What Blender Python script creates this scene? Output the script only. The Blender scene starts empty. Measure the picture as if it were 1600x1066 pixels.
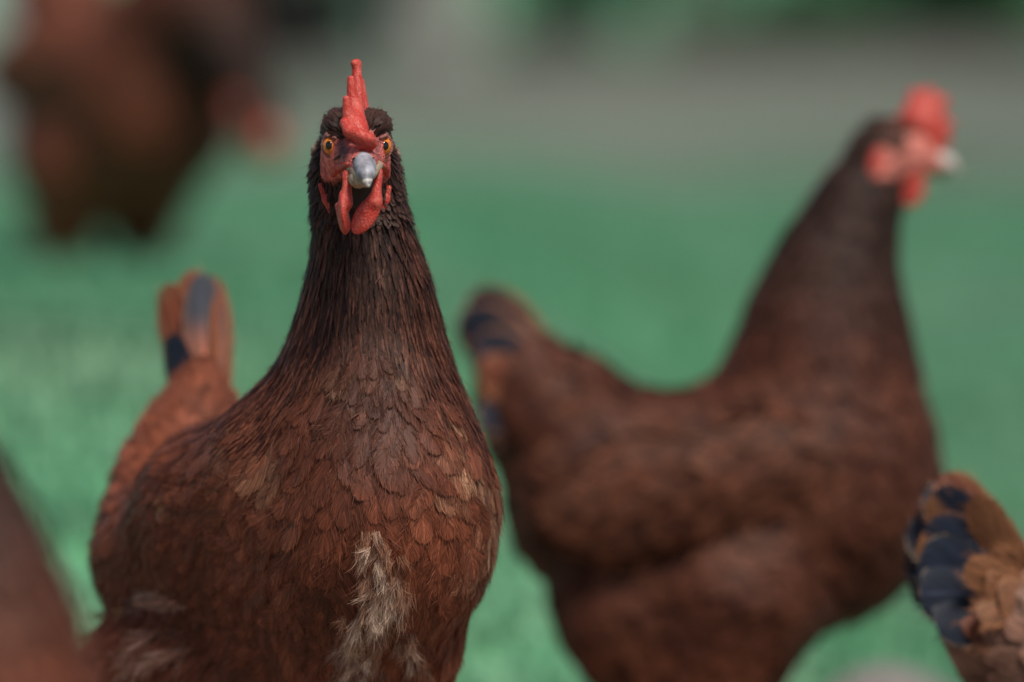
import bpy, math, random
import numpy as np
from mathutils import Vector, Matrix

# ------------------------------------------------------------------ camera, sky, sun, exposure
S = bpy.context.scene
HC, FPX, HOR = 0.42, 8889.0, 233.0            # eye height (m), focal length in px of a 1600 px wide frame, horizon row
PITCH = math.atan((533.0 - HOR) / FPX)
cd = bpy.data.cameras.new('camera'); cam = bpy.data.objects.new('camera', cd)
S.collection.objects.link(cam)
cam.location = (0, 0, HC); cam.rotation_euler = (math.pi / 2 - PITCH, 0, 0)
cd.sensor_width = 36.0; cd.lens = 200.0; cd.clip_start = 0.05; cd.clip_end = 2000.0
cd.dof.use_dof = True; cd.dof.focus_distance = 3.19; cd.dof.aperture_fstop = 2.7
S.camera = cam

SUN_EL, SUN_AZ = math.radians(56), math.radians(155)      # azimuth from +Y towards +X
w = bpy.data.worlds.new('World'); S.world = w; w.use_nodes = True
nt = w.node_tree; nt.nodes.clear()
sky = nt.nodes.new('ShaderNodeTexSky'); sky.sky_type = 'NISHITA'; sky.sun_disc = False
sky.sun_elevation = SUN_EL; sky.sun_rotation = SUN_AZ
bg = nt.nodes.new('ShaderNodeBackground'); bg.inputs['Strength'].default_value = 0.06
wo = nt.nodes.new('ShaderNodeOutputWorld')
nt.links.new(sky.outputs[0], bg.inputs[0]); nt.links.new(bg.outputs[0], wo.inputs[0])
sl = bpy.data.lights.new('sun', 'SUN'); sl.energy = 3.3; sl.angle = math.radians(16); sl.color = (1.0, 0.93, 0.82)
so = bpy.data.objects.new('sun', sl); S.collection.objects.link(so)
sd = Vector((math.sin(SUN_AZ) * math.cos(SUN_EL), math.cos(SUN_AZ) * math.cos(SUN_EL), math.sin(SUN_EL)))
so.rotation_euler = sd.to_track_quat('Z', 'Y').to_euler(); so.location = (3, -3, 8)
vs = S.view_settings
vs.view_transform = 'Standard'; vs.look = 'None'; vs.gamma = 1.0; vs.exposure = 0.42
S.cycles.use_denoising = True
S.cycles.transparent_max_bounces = 24
S.cycles.max_bounces = 6

# ------------------------------------------------------------------ numeric helpers
def W(px, py, d):
    """world point at distance d (along Y) seen at pixel (px, py) of the photograph"""
    a = (px - 800.0) / FPX; b = (533.0 - py) / FPX
    c, s = math.cos(PITCH), math.sin(PITCH)
    v = np.array([a, c + b * s, -s + b * c])
    return np.array([0, 0, HC]) + v * (d / v[1])

def unit(v):
    return v / np.maximum(np.linalg.norm(v, axis=-1, keepdims=True), 1e-9)

def rotm(ax, deg):
    return np.array(Matrix.Rotation(math.radians(deg), 3, ax))

def cone(a, b, ra, rb, k=0.02):
    return ('c', np.array(a, float), np.array(b, float), float(ra), float(rb), k)

def ell(c, r, R=None, k=0.03):
    return ('e', np.array(c, float), np.array(r, float), np.eye(3) if R is None else np.array(R), k)

def chain(pts, rad, k=0.02):
    return [cone(pts[i], pts[i + 1], rad[i], rad[i + 1], k) for i in range(len(pts) - 1)]

def sdf(p, prims):
    p = p.astype(np.float32); d = None
    for q in prims:
        if q[0] == 'c':
            _, a, b, ra, rb, k = q
            ba = (b - a).astype(np.float32); L = float(ba @ ba) + 1e-12
            pa = p - a.astype(np.float32)
            h = np.clip(pa @ ba / L, 0, 1)
            x = np.linalg.norm(pa - h[..., None] * ba, axis=-1) - (ra + (rb - ra) * h)
        else:
            _, c, r, R, k = q
            l = (p - c.astype(np.float32)) @ R.astype(np.float32)
            k0 = np.linalg.norm(l / r.astype(np.float32), axis=-1)
            k1 = np.linalg.norm(l / (r * r).astype(np.float32), axis=-1)
            x = np.where(k1 > 1e-6, k0 * (k0 - 1) / np.maximum(k1, 1e-6), -r.min())
        if d is None: d = x
        else:
            h = np.maximum(k - np.abs(d - x), 0) / k
            d = np.minimum(d, x) - h * h * k * 0.25
    return d

def grad(p, prims, e=0.0012):
    g = np.zeros_like(p)
    for s in ((1, -1, -1), (-1, -1, 1), (-1, 1, -1), (1, 1, 1)):
        s = np.array(s, float)
        g += s * sdf(p + e * s, prims)[..., None]
    return unit(g)

def project(p, prims, off, n=2):
    for _ in range(n):
        g = grad(p, prims)
        p = p - g * (sdf(p, prims) - off)[:, None]
    return p, grad(p, prims)

def surface_nets(prims, vox, pad=0.01):
    lo = np.full(3, 1e9); hi = -lo
    for q in prims:
        if q[0] == 'c':
            for c, r in ((q[1], q[3]), (q[2], q[4])): lo = np.minimum(lo, c - r); hi = np.maximum(hi, c + r)
        else:
            e = np.sqrt(((q[3] * q[2]) ** 2).sum(1)); lo = np.minimum(lo, q[1] - e); hi = np.maximum(hi, q[1] + e)
    lo -= pad; hi += pad
    n = np.ceil((hi - lo) / vox).astype(int) + 1
    V = np.empty(n, np.float32)
    ys, zs = np.meshgrid(lo[1] + vox * np.arange(n[1]), lo[2] + vox * np.arange(n[2]), indexing='ij')
    step = max(1, 400000 // (n[1] * n[2]))
    for i in range(0, n[0], step):
        xs = lo[0] + vox * np.arange(i, min(i + step, n[0]))
        P = np.empty((len(xs), n[1], n[2], 3), np.float32)
        P[..., 0] = xs[:, None, None]; P[..., 1] = ys; P[..., 2] = zs
        V[i:i + step] = sdf(P.reshape(-1, 3), prims).reshape(len(xs), n[1], n[2])
    ins = V < 0
    c = np.zeros(np.array(n) - 1, int)
    for dx in (0, 1):
        for dy in (0, 1):
            for dz in (0, 1):
                c += ins[dx:n[0] - 1 + dx, dy:n[1] - 1 + dy, dz:n[2] - 1 + dz]
    act = np.argwhere((c > 0) & (c < 8))
    idx = np.full(c.shape, -1, int); idx[tuple(act.T)] = np.arange(len(act))
    acc = np.zeros((len(act), 3)); cnt = np.zeros(len(act))
    C8 = [np.array((i & 1, i >> 1 & 1, i >> 2 & 1)) for i in range(8)]
    for i in range(8):
        for ax in range(3):
            if C8[i][ax] == 0:
                j = i | (1 << ax)
                va = V[tuple((act + C8[i]).T)]; vb = V[tuple((act + C8[j]).T)]
                m = (va < 0) != (vb < 0)
                t = np.where(m, va / np.where(m, va - vb, 1), 0)
                pt = C8[i] + t[:, None] * (C8[j] - C8[i])
                acc[m] += pt[m]; cnt[m] += 1
    verts = lo + vox * (act + acc / cnt[:, None])
    F = []
    for ax in range(3):
        a1, a2 = (ax + 1) % 3, (ax + 2) % 3
        s0 = [slice(1, -1)] * 3; s0[ax] = slice(0, -1); s1 = list(s0); s1[ax] = slice(1, None)
        A = ins[tuple(s0)]; B = ins[tuple(s1)]
        e = np.argwhere(A != B); fl = A[tuple(e.T)]
        off = np.array([1, 1, 1]); off[ax] = 0; e = e + off
        def cell(d1, d2):
            q = e.copy(); q[:, a1] -= d1; q[:, a2] -= d2
            return idx[tuple(q.T)]
        q = np.stack([cell(1, 1), cell(0, 1), cell(0, 0), cell(1, 0)], 1)
        q[~fl] = q[~fl][:, ::-1]
        F.append(q)
    F = np.concatenate(F)
    F = F[(F >= 0).all(1)]
    verts, _ = project(verts, prims, np.zeros(len(verts)), 2)
    return verts, F

def link(name, data, parent=None):
    o = bpy.data.objects.new(name, data); S.collection.objects.link(o)
    if parent is not None: o.parent = parent
    return o

def make_mesh(name, V, F, mat, parent=None, attrs=None, smooth=True):
    """V (n,3), F (m,k) with k = 3 or 4, attrs {name: (n,3|4)}"""
    me = bpy.data.meshes.new(name); V = np.asarray(V, np.float32); F = np.asarray(F, np.int32)
    k = F.shape[1]
    me.vertices.add(len(V)); me.vertices.foreach_set('co', V.ravel())
    me.loops.add(F.size); me.loops.foreach_set('vertex_index', F.ravel())
    me.polygons.add(len(F)); me.polygons.foreach_set('loop_start', np.arange(0, F.size, k, dtype=np.int32))
    try: me.polygons.foreach_set('loop_total', np.full(len(F), k, np.int32))
    except Exception: pass
    me.update(calc_edges=True)
    for an, av in (attrs or {}).items():
        av = np.asarray(av, np.float32)
        if av.shape[1] == 4:
            at = me.attributes.new(an, 'FLOAT_COLOR', 'POINT'); at.data.foreach_set('color', av.ravel())
        else:
            at = me.attributes.new(an, 'FLOAT_VECTOR', 'POINT'); at.data.foreach_set('vector', av.ravel())
    me.polygons.foreach_set('use_smooth', np.full(len(F), smooth))
    me.materials.append(mat); me.validate(); 
    return link(name, me, parent)

def tag(o, label, cat, group=None, kind=None):
    o['label'] = label; o['category'] = cat
    if group: o['group'] = group
    if kind: o['kind'] = kind

def rgba(c): return np.concatenate([c, np.ones((len(c), 1))], 1)

# ------------------------------------------------------------------ materials
def new_mat(name):
    m = bpy.data.materials.new(name); m.use_nodes = True
    n = m.node_tree.nodes; n.clear()
    out = n.new('ShaderNodeOutputMaterial'); b = n.new('ShaderNodeBsdfPrincipled')
    m.node_tree.links.new(b.outputs[0], out.inputs[0])
    return m, m.node_tree, b, out

class NG:
    def __init__(s, nt): s.nt = nt
    def node(s, t, **kw):
        n = s.nt.nodes.new(t)
        for k, v in kw.items(): setattr(n, k, v)
        return n
    def put(s, sock, v):
        if isinstance(v, bpy.types.NodeSocket): s.nt.links.new(v, sock)
        else: sock.default_value = v
    def math(s, op, a, b=0.0, c=None, clamp=False):
        n = s.node('ShaderNodeMath', operation=op, use_clamp=clamp)
        s.put(n.inputs[0], a); s.put(n.inputs[1], b)
        if c is not None: s.put(n.inputs[2], c)
        return n.outputs[0]
    def maprange(s, v, a, b, c, d, smooth=True):
        n = s.node('ShaderNodeMapRange'); n.interpolation_type = 'SMOOTHSTEP' if smooth else 'LINEAR'
        for i, q in enumerate((v, a, b, c, d)): s.put(n.inputs[i], q)
        return n.outputs[0]
    def mix(s, f, a, b, mode='MIX'):
        n = s.node('ShaderNodeMix', data_type='RGBA', blend_type=mode)
        s.put(n.inputs[0], f); s.put(n.inputs[6], a); s.put(n.inputs[7], b)
        return n.outputs[2]
    def attr(s, name):
        return s.node('ShaderNodeAttribute', attribute_name=name)
    def noise(s, vec, scale, detail=2.0, rough=0.5):
        n = s.node('ShaderNodeTexNoise'); 
        if vec is not None: s.put(n.inputs['Vector'], vec)
        n.inputs['Scale'].default_value = scale; n.inputs['Detail'].default_value = detail; n.inputs['Roughness'].default_value = rough
        return n.outputs['Fac']
    def bump(s, h, strength, dist):
        n = s.node('ShaderNodeBump'); n.inputs['Strength'].default_value = strength; n.inputs['Distance'].default_value = dist
        s.put(n.inputs['Height'], h); return n.outputs[0]

def feather_material(name, freq=34.0, slant=0.55, fringe=0.32, rough=0.5, sheen=0.03, shaft=0.3, blur=False):
    m, t, b, out = new_mat(name); g = NG(t)
    sep = g.node('ShaderNodeSeparateXYZ'); t.links.new(g.attr('fuv').outputs['Vector'], sep.inputs[0])
    u, v, sd_ = sep.outputs
    au = g.math('ABSOLUTE', u)
    barb = g.math('SUBTRACT', v, g.math('MULTIPLY', au, slant))
    def field(f1, f2, off):
        c = g.node('ShaderNodeCombineXYZ')
        g.put(c.inputs[0], g.math('MULTIPLY', barb, f1)); g.put(c.inputs[1], g.math('MULTIPLY', u, f2))
        g.put(c.inputs[2], g.math('MULTIPLY_ADD', sd_, 97.0, off))
        return g.noise(c.outputs[0], 1.0, 3.0, 0.6)
    n1 = field(freq, 1.3, 0.0); n2 = field(freq * 0.3, 0.7, 31.0)
    col = g.attr('fcol').outputs['Color']
    k = g.math('MULTIPLY', g.maprange(n1, 0.3, 0.72, 0.42, 1.65), g.maprange(n2, 0.3, 0.7, 0.75, 1.25))
    kc = g.node('ShaderNodeCombineColor')
    for i in range(3): g.put(kc.inputs[i], k)
    col = g.mix(1.0, col, kc.outputs[0], 'MULTIPLY')
    # the pale quill down the middle
    sh = g.math('MULTIPLY', g.maprange(au, 0.02, 0.075, 1.0, 0.0), g.maprange(sd_, 0.35, 0.9, 0.05, shaft))
    lighter = g.mix(1.0, col, (3.0, 2.6, 2.4, 1), 'MULTIPLY')
    col = g.mix(sh, col, lighter)
    g.put(b.inputs['Base Color'], col)
    b.inputs['Roughness'].default_value = rough
    b.inputs['Specular IOR Level'].default_value = 0.2
    b.inputs['Sheen Weight'].default_value = sheen
    b.inputs['Sheen Roughness'].default_value = 0.4
    g.put(b.inputs['Normal'], g.bump(n1, 0.35, 0.0006))
    if not blur:
        tip = g.math('MULTIPLY', g.math('MAXIMUM', g.math('SUBTRACT', v, 0.72), 0.0), 3.6)
        e = g.math('MAXIMUM', au, g.math('ADD', tip, g.math('MULTIPLY', au, 0.12)))
        thr = g.maprange(e, fringe, 1.02, 0.0, 0.68)
        n3 = field(freq * 1.25, 0.5, 7.0)
        sp_ = g.math('MULTIPLY', g.maprange(n2, 0.60, 0.66, 0.0, 0.75), g.maprange(e, 0.35, 0.75, 0.0, 1.0))
        thr = g.math('MAXIMUM', thr, sp_)
        al = g.math('MULTIPLY_ADD', g.math('SUBTRACT', n3, thr), 14.0, 0.5, clamp=True)
        tr = g.node('ShaderNodeBsdfTransparent'); mx = g.node('ShaderNodeMixShader')
        t.links.new(al, mx.inputs[0]); t.links.new(tr.outputs[0], mx.inputs[1]); t.links.new(b.outputs[0], mx.inputs[2])
        t.links.new(mx.outputs[0], out.inputs[0])
    return m

def flesh_material(name, scale=1300.0, bump=0.45, rough=0.5, attr=None, c1=(0.42, 0.032, 0.021, 1), c2=(0.62, 0.16, 0.12, 1), dist=0.0008):
    m, t, b, out = new_mat(name); g = NG(t)
    tc = g.node('ShaderNodeTexCoord').outputs['Object']
    vo = g.node('ShaderNodeTexVoronoi'); vo.inputs['Scale'].default_value = scale; t.links.new(tc, vo.inputs['Vector'])
    n = g.noise(tc, scale * 0.35, 3.0)
    if attr:
        col = g.attr(attr).outputs['Color']
        k = g.maprange(n, 0.3, 0.7, 0.6, 1.45)
        kc = g.node('ShaderNodeCombineColor')
        for i in range(3): g.put(kc.inputs[i], k)
        col = g.mix(1.0, col, kc.outputs[0], 'MULTIPLY')
    else:
        pt = g.noise(tc, 170.0, 3.0)
        c1 = g.mix(g.maprange(pt, .42, .7, 0, .4), c1, (c2[0] * .92, c2[1] * .85, c2[2] * .9, 1))
        f = g.math('MULTIPLY', g.maprange(vo.outputs['Distance'], 0.1, 0.6, 1.0, 0.0), g.maprange(n, 0.35, 0.65, 0.15, 1.0))
        col = g.mix(f, c1, c2)
    g.put(b.inputs['Base Color'], col)
    b.inputs['Roughness'].default_value = rough; b.inputs['Specular IOR Level'].default_value = 0.35
    b.inputs['Subsurface Weight'].default_value = 0.12; b.inputs['Subsurface Radius'].default_value = (0.003, 0.001, 0.0006)
    b.inputs['Subsurface Scale'].default_value = 0.6
    h = g.math('ADD', g.math('SUBTRACT', 1.0, vo.outputs['Distance']), g.math('MULTIPLY', n, 0.8))
    nb = g.bump(h, bump, dist); g.put(b.inputs['Normal'], nb)
    if attr:                                      # only the bare red skin is wrinkled
        sp = g.node('ShaderNodeSeparateColor'); t.links.new(g.attr(attr).outputs['Color'], sp.inputs[0])
        g.put(nb.node.inputs['Strength'], g.math('MULTIPLY', g.maprange(sp.outputs[0], .25, .4, 0.0, 1.0), bump))
    return m

def plain_material(name, c1, c2, scale, rough=0.5, bump=0.0, dist=0.001, spec=0.4, detail=4.0):
    m, t, b, out = new_mat(name); g = NG(t)
    tc = g.node('ShaderNodeTexCoord').outputs['Object']
    n = g.noise(tc, scale, detail)
    g.put(b.inputs['Base Color'], g.mix(g.maprange(n, 0.32, 0.68, 0, 1), (*c1, 1), (*c2, 1)))
    b.inputs['Roughness'].default_value = rough; b.inputs['Specular IOR Level'].default_value = spec
    if bump: g.put(b.inputs['Normal'], g.bump(n, bump, dist))
    return m

def strand_material(name):
    m, t, b, out = new_mat(name); g = NG(t)
    g.put(b.inputs['Base Color'], g.attr('fcol').outputs['Color'])
    b.inputs['Roughness'].default_value = 0.6; b.inputs['Specular IOR Level'].default_value = 0.3
    return m

M = {}
M['feather'] = feather_material('feather')
M['hackle'] = feather_material('hackle_feather', freq=12, slant=0.12, fringe=0.45, rough=0.55, sheen=0.0, shaft=0.25)
M['quill'] = feather_material('tail_feather', freq=70, slant=0.5, fringe=0.72, rough=0.5, sheen=0.05, shaft=0.9)
M['soft'] = feather_material('soft_feather', freq=14, slant=0.55, rough=0.65, blur=True)
M['strand'] = strand_material('down')
def leaf_material(name, f):
    m, t, b, out = new_mat(name); g = NG(t)
    c = g.attr('fcol').outputs['Color']; g.put(b.inputs['Base Color'], c); b.inputs['Roughness'].default_value = .55
    tr = g.node('ShaderNodeBsdfTranslucent'); t.links.new(c, tr.inputs[0]); mx = g.node('ShaderNodeMixShader'); mx.inputs[0].default_value = f
    t.links.new(b.outputs[0], mx.inputs[1]); t.links.new(tr.outputs[0], mx.inputs[2]); t.links.new(mx.outputs[0], out.inputs[0])
    return m
M['leaf'] = leaf_material('leaf', .45)
M['skin'] = flesh_material('hen_skin', scale=700, bump=0.9, rough=0.55, attr='bcol', dist=0.0012)
M['comb'] = flesh_material('comb_flesh', scale=950, bump=0.5, dist=.0006)
M['beak'] = plain_material('beak_horn', (0.15, 0.145, 0.16), (0.36, 0.36, 0.41), 170, 0.5, 0.15, 0.0004, 0.5)
M['beak_dull'] = plain_material('beak_dull_horn', (0.36, 0.31, 0.28), (0.52, 0.46, 0.42), 260, 0.5, 0.15, 0.0004, 0.4)
M['beak_edge'] = plain_material('beak_edge_horn', (0.22, 0.15, 0.09), (0.38, 0.32, 0.22), 300, 0.45, 0.2, 0.0004)
M['beak_tip'] = plain_material('beak_tip_horn', (0.40, 0.39, 0.36), (0.60, 0.58, 0.54), 500, 0.5, 0.3, 0.0004)
M['iris'] = plain_material('iris_amber', (0.50, 0.125, 0.010), (0.74, 0.24, 0.022), 700, 0.12, 0, 0, 0.6)
M['pupil'] = plain_material('pupil_black', (0.004, 0.004, 0.004), (0.006, 0.006, 0.006), 50, 0.06, 0, 0, 0.6)
M['shank'] = plain_material('shank_scales', (0.42, 0.28, 0.08), (0.58, 0.42, 0.16), 240, 0.5, 0.6, 0.0008)
M['pale_lobe'] = plain_material('pale_tuft', (0.20, 0.12, 0.09), (0.40, 0.30, 0.25), 500, 0.6, 0.3, 0.0005)

RUST = np.array([0.136, 0.0385, 0.0190]); DARK = np.array([0.026, 0.0118, 0.0088]); TAN = np.array([0.36, 0.155, 0.075])
NAVY = np.array([0.0085, 0.0125, 0.0240]); PALE = np.array([0.62, 0.44, 0.33])

# ------------------------------------------------------------------ feathers
def poisson(V, F, prims, spacing, rng, keep=None, over=7.0):
    a = V[F[:, 0]]; b = V[F[:, 1]]; c = V[F[:, 2]]; d = V[F[:, 3]]
    ar = 0.5 * np.linalg.norm(np.cross(c - a, d - b), axis=1)
    cen = (a + b + c + d) / 4
    sp = spacing(cen)
    wgt = ar / sp ** 2
    if keep is not None: wgt = wgt * keep(cen)
    N = int(wgt.sum() * over)
    if N < 1: return np.zeros((0, 3))
    fi = rng.choice(len(F), N, p=wgt / wgt.sum())
    u = rng.random((N, 1)); v = rng.random((N, 1))
    P = (a[fi] * (1 - u) + b[fi] * u) * (1 - v) + (d[fi] * (1 - u) + c[fi] * u) * v
    r = spacing(P); cs = r.max(); grid = {}; out = []
    keys = np.floor(P / cs).astype(int)
    for i in range(N):
        kx, ky, kz = keys[i]; ok = True; p = P[i]; ri = r[i] * r[i]
        for x in (kx - 1, kx, kx + 1):
            for y in (ky - 1, ky, ky + 1):
                for z in (kz - 1, kz, kz + 1):
                    for q in grid.get((x, y, z), ()):
                        if (q[0] - p[0]) ** 2 + (q[1] - p[1]) ** 2 + (q[2] - p[2]) ** 2 < ri: ok = False; break
                    if not ok: break
                if not ok: break
            if not ok: break
        if ok: grid.setdefault((kx, ky, kz), []).append(p); out.append(p)
    return np.array(out)

class Flow:
    def __init__(s, ctrl):
        s.p = np.array([c[0] for c in ctrl]); s.d = unit(np.array([c[1] for c in ctrl], float))
    def __call__(s, P):
        d2 = ((P[:, None, :] - s.p[None]) ** 2).sum(2)
        w_ = 1.0 / (d2 + 2e-4) ** 2
        return unit(w_ @ s.d)

def width_profile(v, kind):
    if kind == 'round':
        w_ = np.where(v < 0.62, 0.45 + 0.55 * np.sin(np.clip(v / 0.62, 0, 1) * np.pi / 2), np.sqrt(np.maximum(1 - ((v - 0.62) / 0.38) ** 2, 0)))
    elif kind == 'oval':
        w_ = np.where(v < 0.55, 0.35 + 0.65 * np.sin(np.clip(v / 0.55, 0, 1) * np.pi / 2), np.cos(np.clip((v - 0.55) / 0.45, 0, 1) * np.pi / 2) ** 0.75)
    elif kind == 'lance':
        w_ = np.where(v < 0.4, 0.6 + 0.4 * np.sin(v / 0.4 * np.pi / 2), np.maximum(1 - ((v - 0.4) / 0.6), 0) ** 0.8)
    else:
        w_ = np.where(v < 0.7, 0.35 + 0.65 * np.sin(np.clip(v / 0.7, 0, 1) * np.pi / 2) ** 0.8, np.maximum(1 - ((v - 0.7) / 0.3) ** 2, 0) ** .6)
    return np.maximum(w_, 0.02)

def grow(prims, flow, roots, L, Wd, off0, off1, prof, col_fn, rng, rows=9, cols=5, jit=0.16, camber=0.10, lift_pow=1.3):
    """feathers that follow the surface; returns V, F, attrs, tips (position, direction, normal, colour)"""
    N = len(roots)
    L = L(roots) if callable(L) else L; Wd = Wd(roots) if callable(Wd) else Wd
    Ls = L * (0.72 + 0.5 * rng.random(N)); Ws = Wd * (0.78 + 0.5 * rng.random(N))
    o0 = off0 + 0.0 * Ls; o1 = off1 * (0.6 + 0.8 * rng.random(N))
    ang = rng.normal(0, jit, N)
    p, n = project(roots, prims, o0, 2)
    vv = np.linspace(0, 1, rows); uu = np.linspace(-1, 1, cols)
    Vt = np.empty((N, rows, cols, 3)); prof_v = width_profile(vv, prof)
    twist = rng.normal(0, 0.10, N)
    for j, v in enumerate(vv):
        d = flow(p); d = unit(d - n * (d * n).sum(1, keepdims=True))
        s = np.cross(n, d)
        d = d * np.cos(ang)[:, None] + s * np.sin(ang)[:, None]; s = np.cross(n, d)
        ww = (Ws * 0.5 * prof_v[j])[:, None]
        for i, u in enumerate(uu):
            Vt[:, j, i] = p + s * u * ww - n * (camber * u * u) * ww * 2 + n * (twist * u)[:, None] * ww
        if j < rows - 1:
            p = p + d * (Ls / (rows - 1))[:, None]
            vn = vv[j + 1]
            p, n = project(p, prims, o0 + (o1 - o0) * vn ** lift_pow, 1)
    seed = rng.random(N)
    fuv = np.empty((N, rows, cols, 3))
    fuv[..., 0] = uu; fuv[..., 1] = vv[:, None]; fuv[..., 2] = seed[:, None, None]
    col = col_fn(roots, seed, fuv)
    base = (np.arange(N) * rows * cols)[:, None, None]
    jj, ii = np.meshgrid(np.arange(rows - 1), np.arange(cols - 1), indexing='ij')
    q = base + (jj * cols + ii)[None]
    F = np.stack([q, q + 1, q + cols + 1, q + cols], -1).reshape(-1, 4)
    tips = (p, d, n, col[:, -2, cols // 2], Vt, col)
    return Vt.reshape(-1, 3), F, {'fcol': rgba(col.reshape(-1, 3)), 'fuv': fuv.reshape(-1, 3)}, tips

def join(parts):
    V = []; F = []; A = {}; o = 0
    for v, f, a in parts:
        V.append(v); F.append(f + o); o += len(v)
        for k_, x in a.items(): A.setdefault(k_, []).append(x)
    return np.concatenate(V), np.concatenate(F), {k_: np.concatenate(x) for k_, x in A.items()}

def strands(P, D, N_, length, width, col, rng, curl=0.3, seg=4):
    """thin ribbons: roots P, directions D, surface normals N_"""
    n = len(P); L = length * (0.6 + 0.8 * rng.random(n))
    s = unit(np.cross(N_, D)); V = np.empty((n, seg + 1, 2, 3)); p = P.copy(); d = D.copy()
    bend = rng.normal(0, curl, (n, 3))
    face = unit(np.cross(d, rng.normal(0, 1, (n, 3))))
    for j in range(seg + 1):
        wv = width * (1 - (j / seg) ** 1.5 * 0.9)
        V[:, j, 0] = p - face * wv / 2; V[:, j, 1] = p + face * wv / 2
        d = unit(d + bend / seg); p = p + d * (L / seg)[:, None]
    base = (np.arange(n) * (seg + 1) * 2)[:, None]; j = np.arange(seg)[None] * 2
    q = base + j
    F = np.stack([q, q + 1, q + 3, q + 2], -1).reshape(-1, 4)
    C = np.repeat(col, (seg + 1) * 2, 0)
    U = np.zeros((len(C), 3)); U[:, 2] = 0.5
    return V.reshape(-1, 3), F, {'fcol': rgba(C), 'fuv': U}

def quill(base, d, nrm, length, width, bend, cfun, rng, rows=22, cols=13, prof='quill', camber=0.12, sway=0.0, barbs=150):
    """one big free feather; cfun(u, v) -> colour"""
    d = unit(np.array(d, float)); n = np.array(nrm, float); n = unit(n - d * (n @ d)); s = np.cross(n, d)
    vv = np.linspace(0, 1, rows); uu = np.linspace(-1, 1, cols); pv = width_profile(vv, prof)
    V = np.empty((rows, cols, 3)); p = np.array(base, float); U = np.empty((rows, cols, 3)); sdv = rng.random()
    for j, v in enumerate(vv):
        for i, u in enumerate(uu):
            V[j, i] = p + s * u * width / 2 * pv[j] - n * camber * u * u * width / 2 * pv[j]
        d = unit(d + n * bend / rows + s * sway / rows); n = unit(n - d * (n @ d)); s = np.cross(n, d)
        p = p + d * length / (rows - 1)
    U[..., 0] = uu; U[..., 1] = vv[:, None]; U[..., 2] = sdv
    C = cfun(U[..., 0], U[..., 1])
    q = (np.arange(rows - 1)[:, None] * cols + np.arange(cols - 1)[None])
    F = np.stack([q, q + 1, q + cols + 1, q + cols], -1).reshape(-1, 4)
    out = (V.reshape(-1, 3), F, {'fcol': rgba(C.reshape(-1, 3)), 'fuv': U.reshape(-1, 3)})
    if barbs:
        j = rng.integers(int(rows * .25), rows - 1, barbs); sg = np.where(rng.random(barbs) < .5, -1, 1); ci = np.where(sg > 0, cols - 2, 1)
        ax = unit(V[np.minimum(j + 1, rows - 1), cols // 2] - V[j - 1, cols // 2]); wv = unit(V[j, -1] - V[j, 0]) * sg[:, None]
        nt = (j / rows)[:, None]
        D = unit(ax * (.7 + .8 * nt) + wv * (.8 - .5 * nt) + rng.normal(0, .12, (barbs, 3)))
        v2, f2, a2 = strands(V[j, ci], D, np.tile(n, (barbs, 1)), .007, .00035, C[j, ci] * rng.uniform(.8, 1.4, (barbs, 1)), rng, .35, 3)
        a2['fuv'][:, 0] = .25
        out = join([out, (v2, f2, a2)])
    return out

def sm(x, a, b):
    t = np.clip((x - a) / (b - a), 0, 1); return t * t * (3 - 2 * t)

def lerp(a, b, t): return a * (1 - t[..., None]) + b * t[..., None]

def navy_edge(edge=0.75, edgecol=TAN * 0.8, root=RUST, n0=.30, n1=.62):
    def f(u, v):
        c = lerp(np.broadcast_to(root, u.shape + (3,)), NAVY, sm(v, n0, n1))
        e = np.maximum(np.abs(u), sm(v, 0.86, 1.03))
        return lerp(c, edgecol, sm(e, edge, 1.0))
    return f

def brown_quill(c=RUST, edge=TAN):
    def f(u, v):
        return lerp(np.broadcast_to(c, u.shape + (3,)), edge, 0.8 * sm(np.abs(u), 0.5, 1.0))
    return f

def half_navy(flip=1):
    def f(u, v):
        c = lerp(np.broadcast_to(NAVY, u.shape + (3,)), TAN * 0.7, sm(u * flip, -0.1, 0.45))
        return lerp(c, TAN * 0.8, sm(np.abs(u), 0.8, 1.0))
    return f

# colour functions for body feathers (N roots) -> (N, rows, cols, 3)
def feather_colours(base_fn, tip=0.5, dark_root=0.55):
    def f(roots, seed, fuv):
        b = base_fn(roots, seed)
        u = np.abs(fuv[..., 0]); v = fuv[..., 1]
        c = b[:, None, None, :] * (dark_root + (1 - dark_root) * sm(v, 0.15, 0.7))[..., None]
        e = np.maximum(u * sm(v, 0.3, 0.7), sm(v, 0.82, 1.0))
        t = tip * sm(e, 0.55, 1.0) * (0.3 + 0.9 * seed[:, None, None])
        return lerp(c, b[:, None, None, :] * 1.35 + TAN * 0.24, np.clip(t, 0, 1))
    return f

# ------------------------------------------------------------------ generic posed hen (profile, facing +x) from the hen on the right
def Q(px, py, y=0.0):
    return np.array([(px - 1130) / 2309.0, y, (1230 - py) / 2309.0])
R_ = 1 / 2309.0

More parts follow.
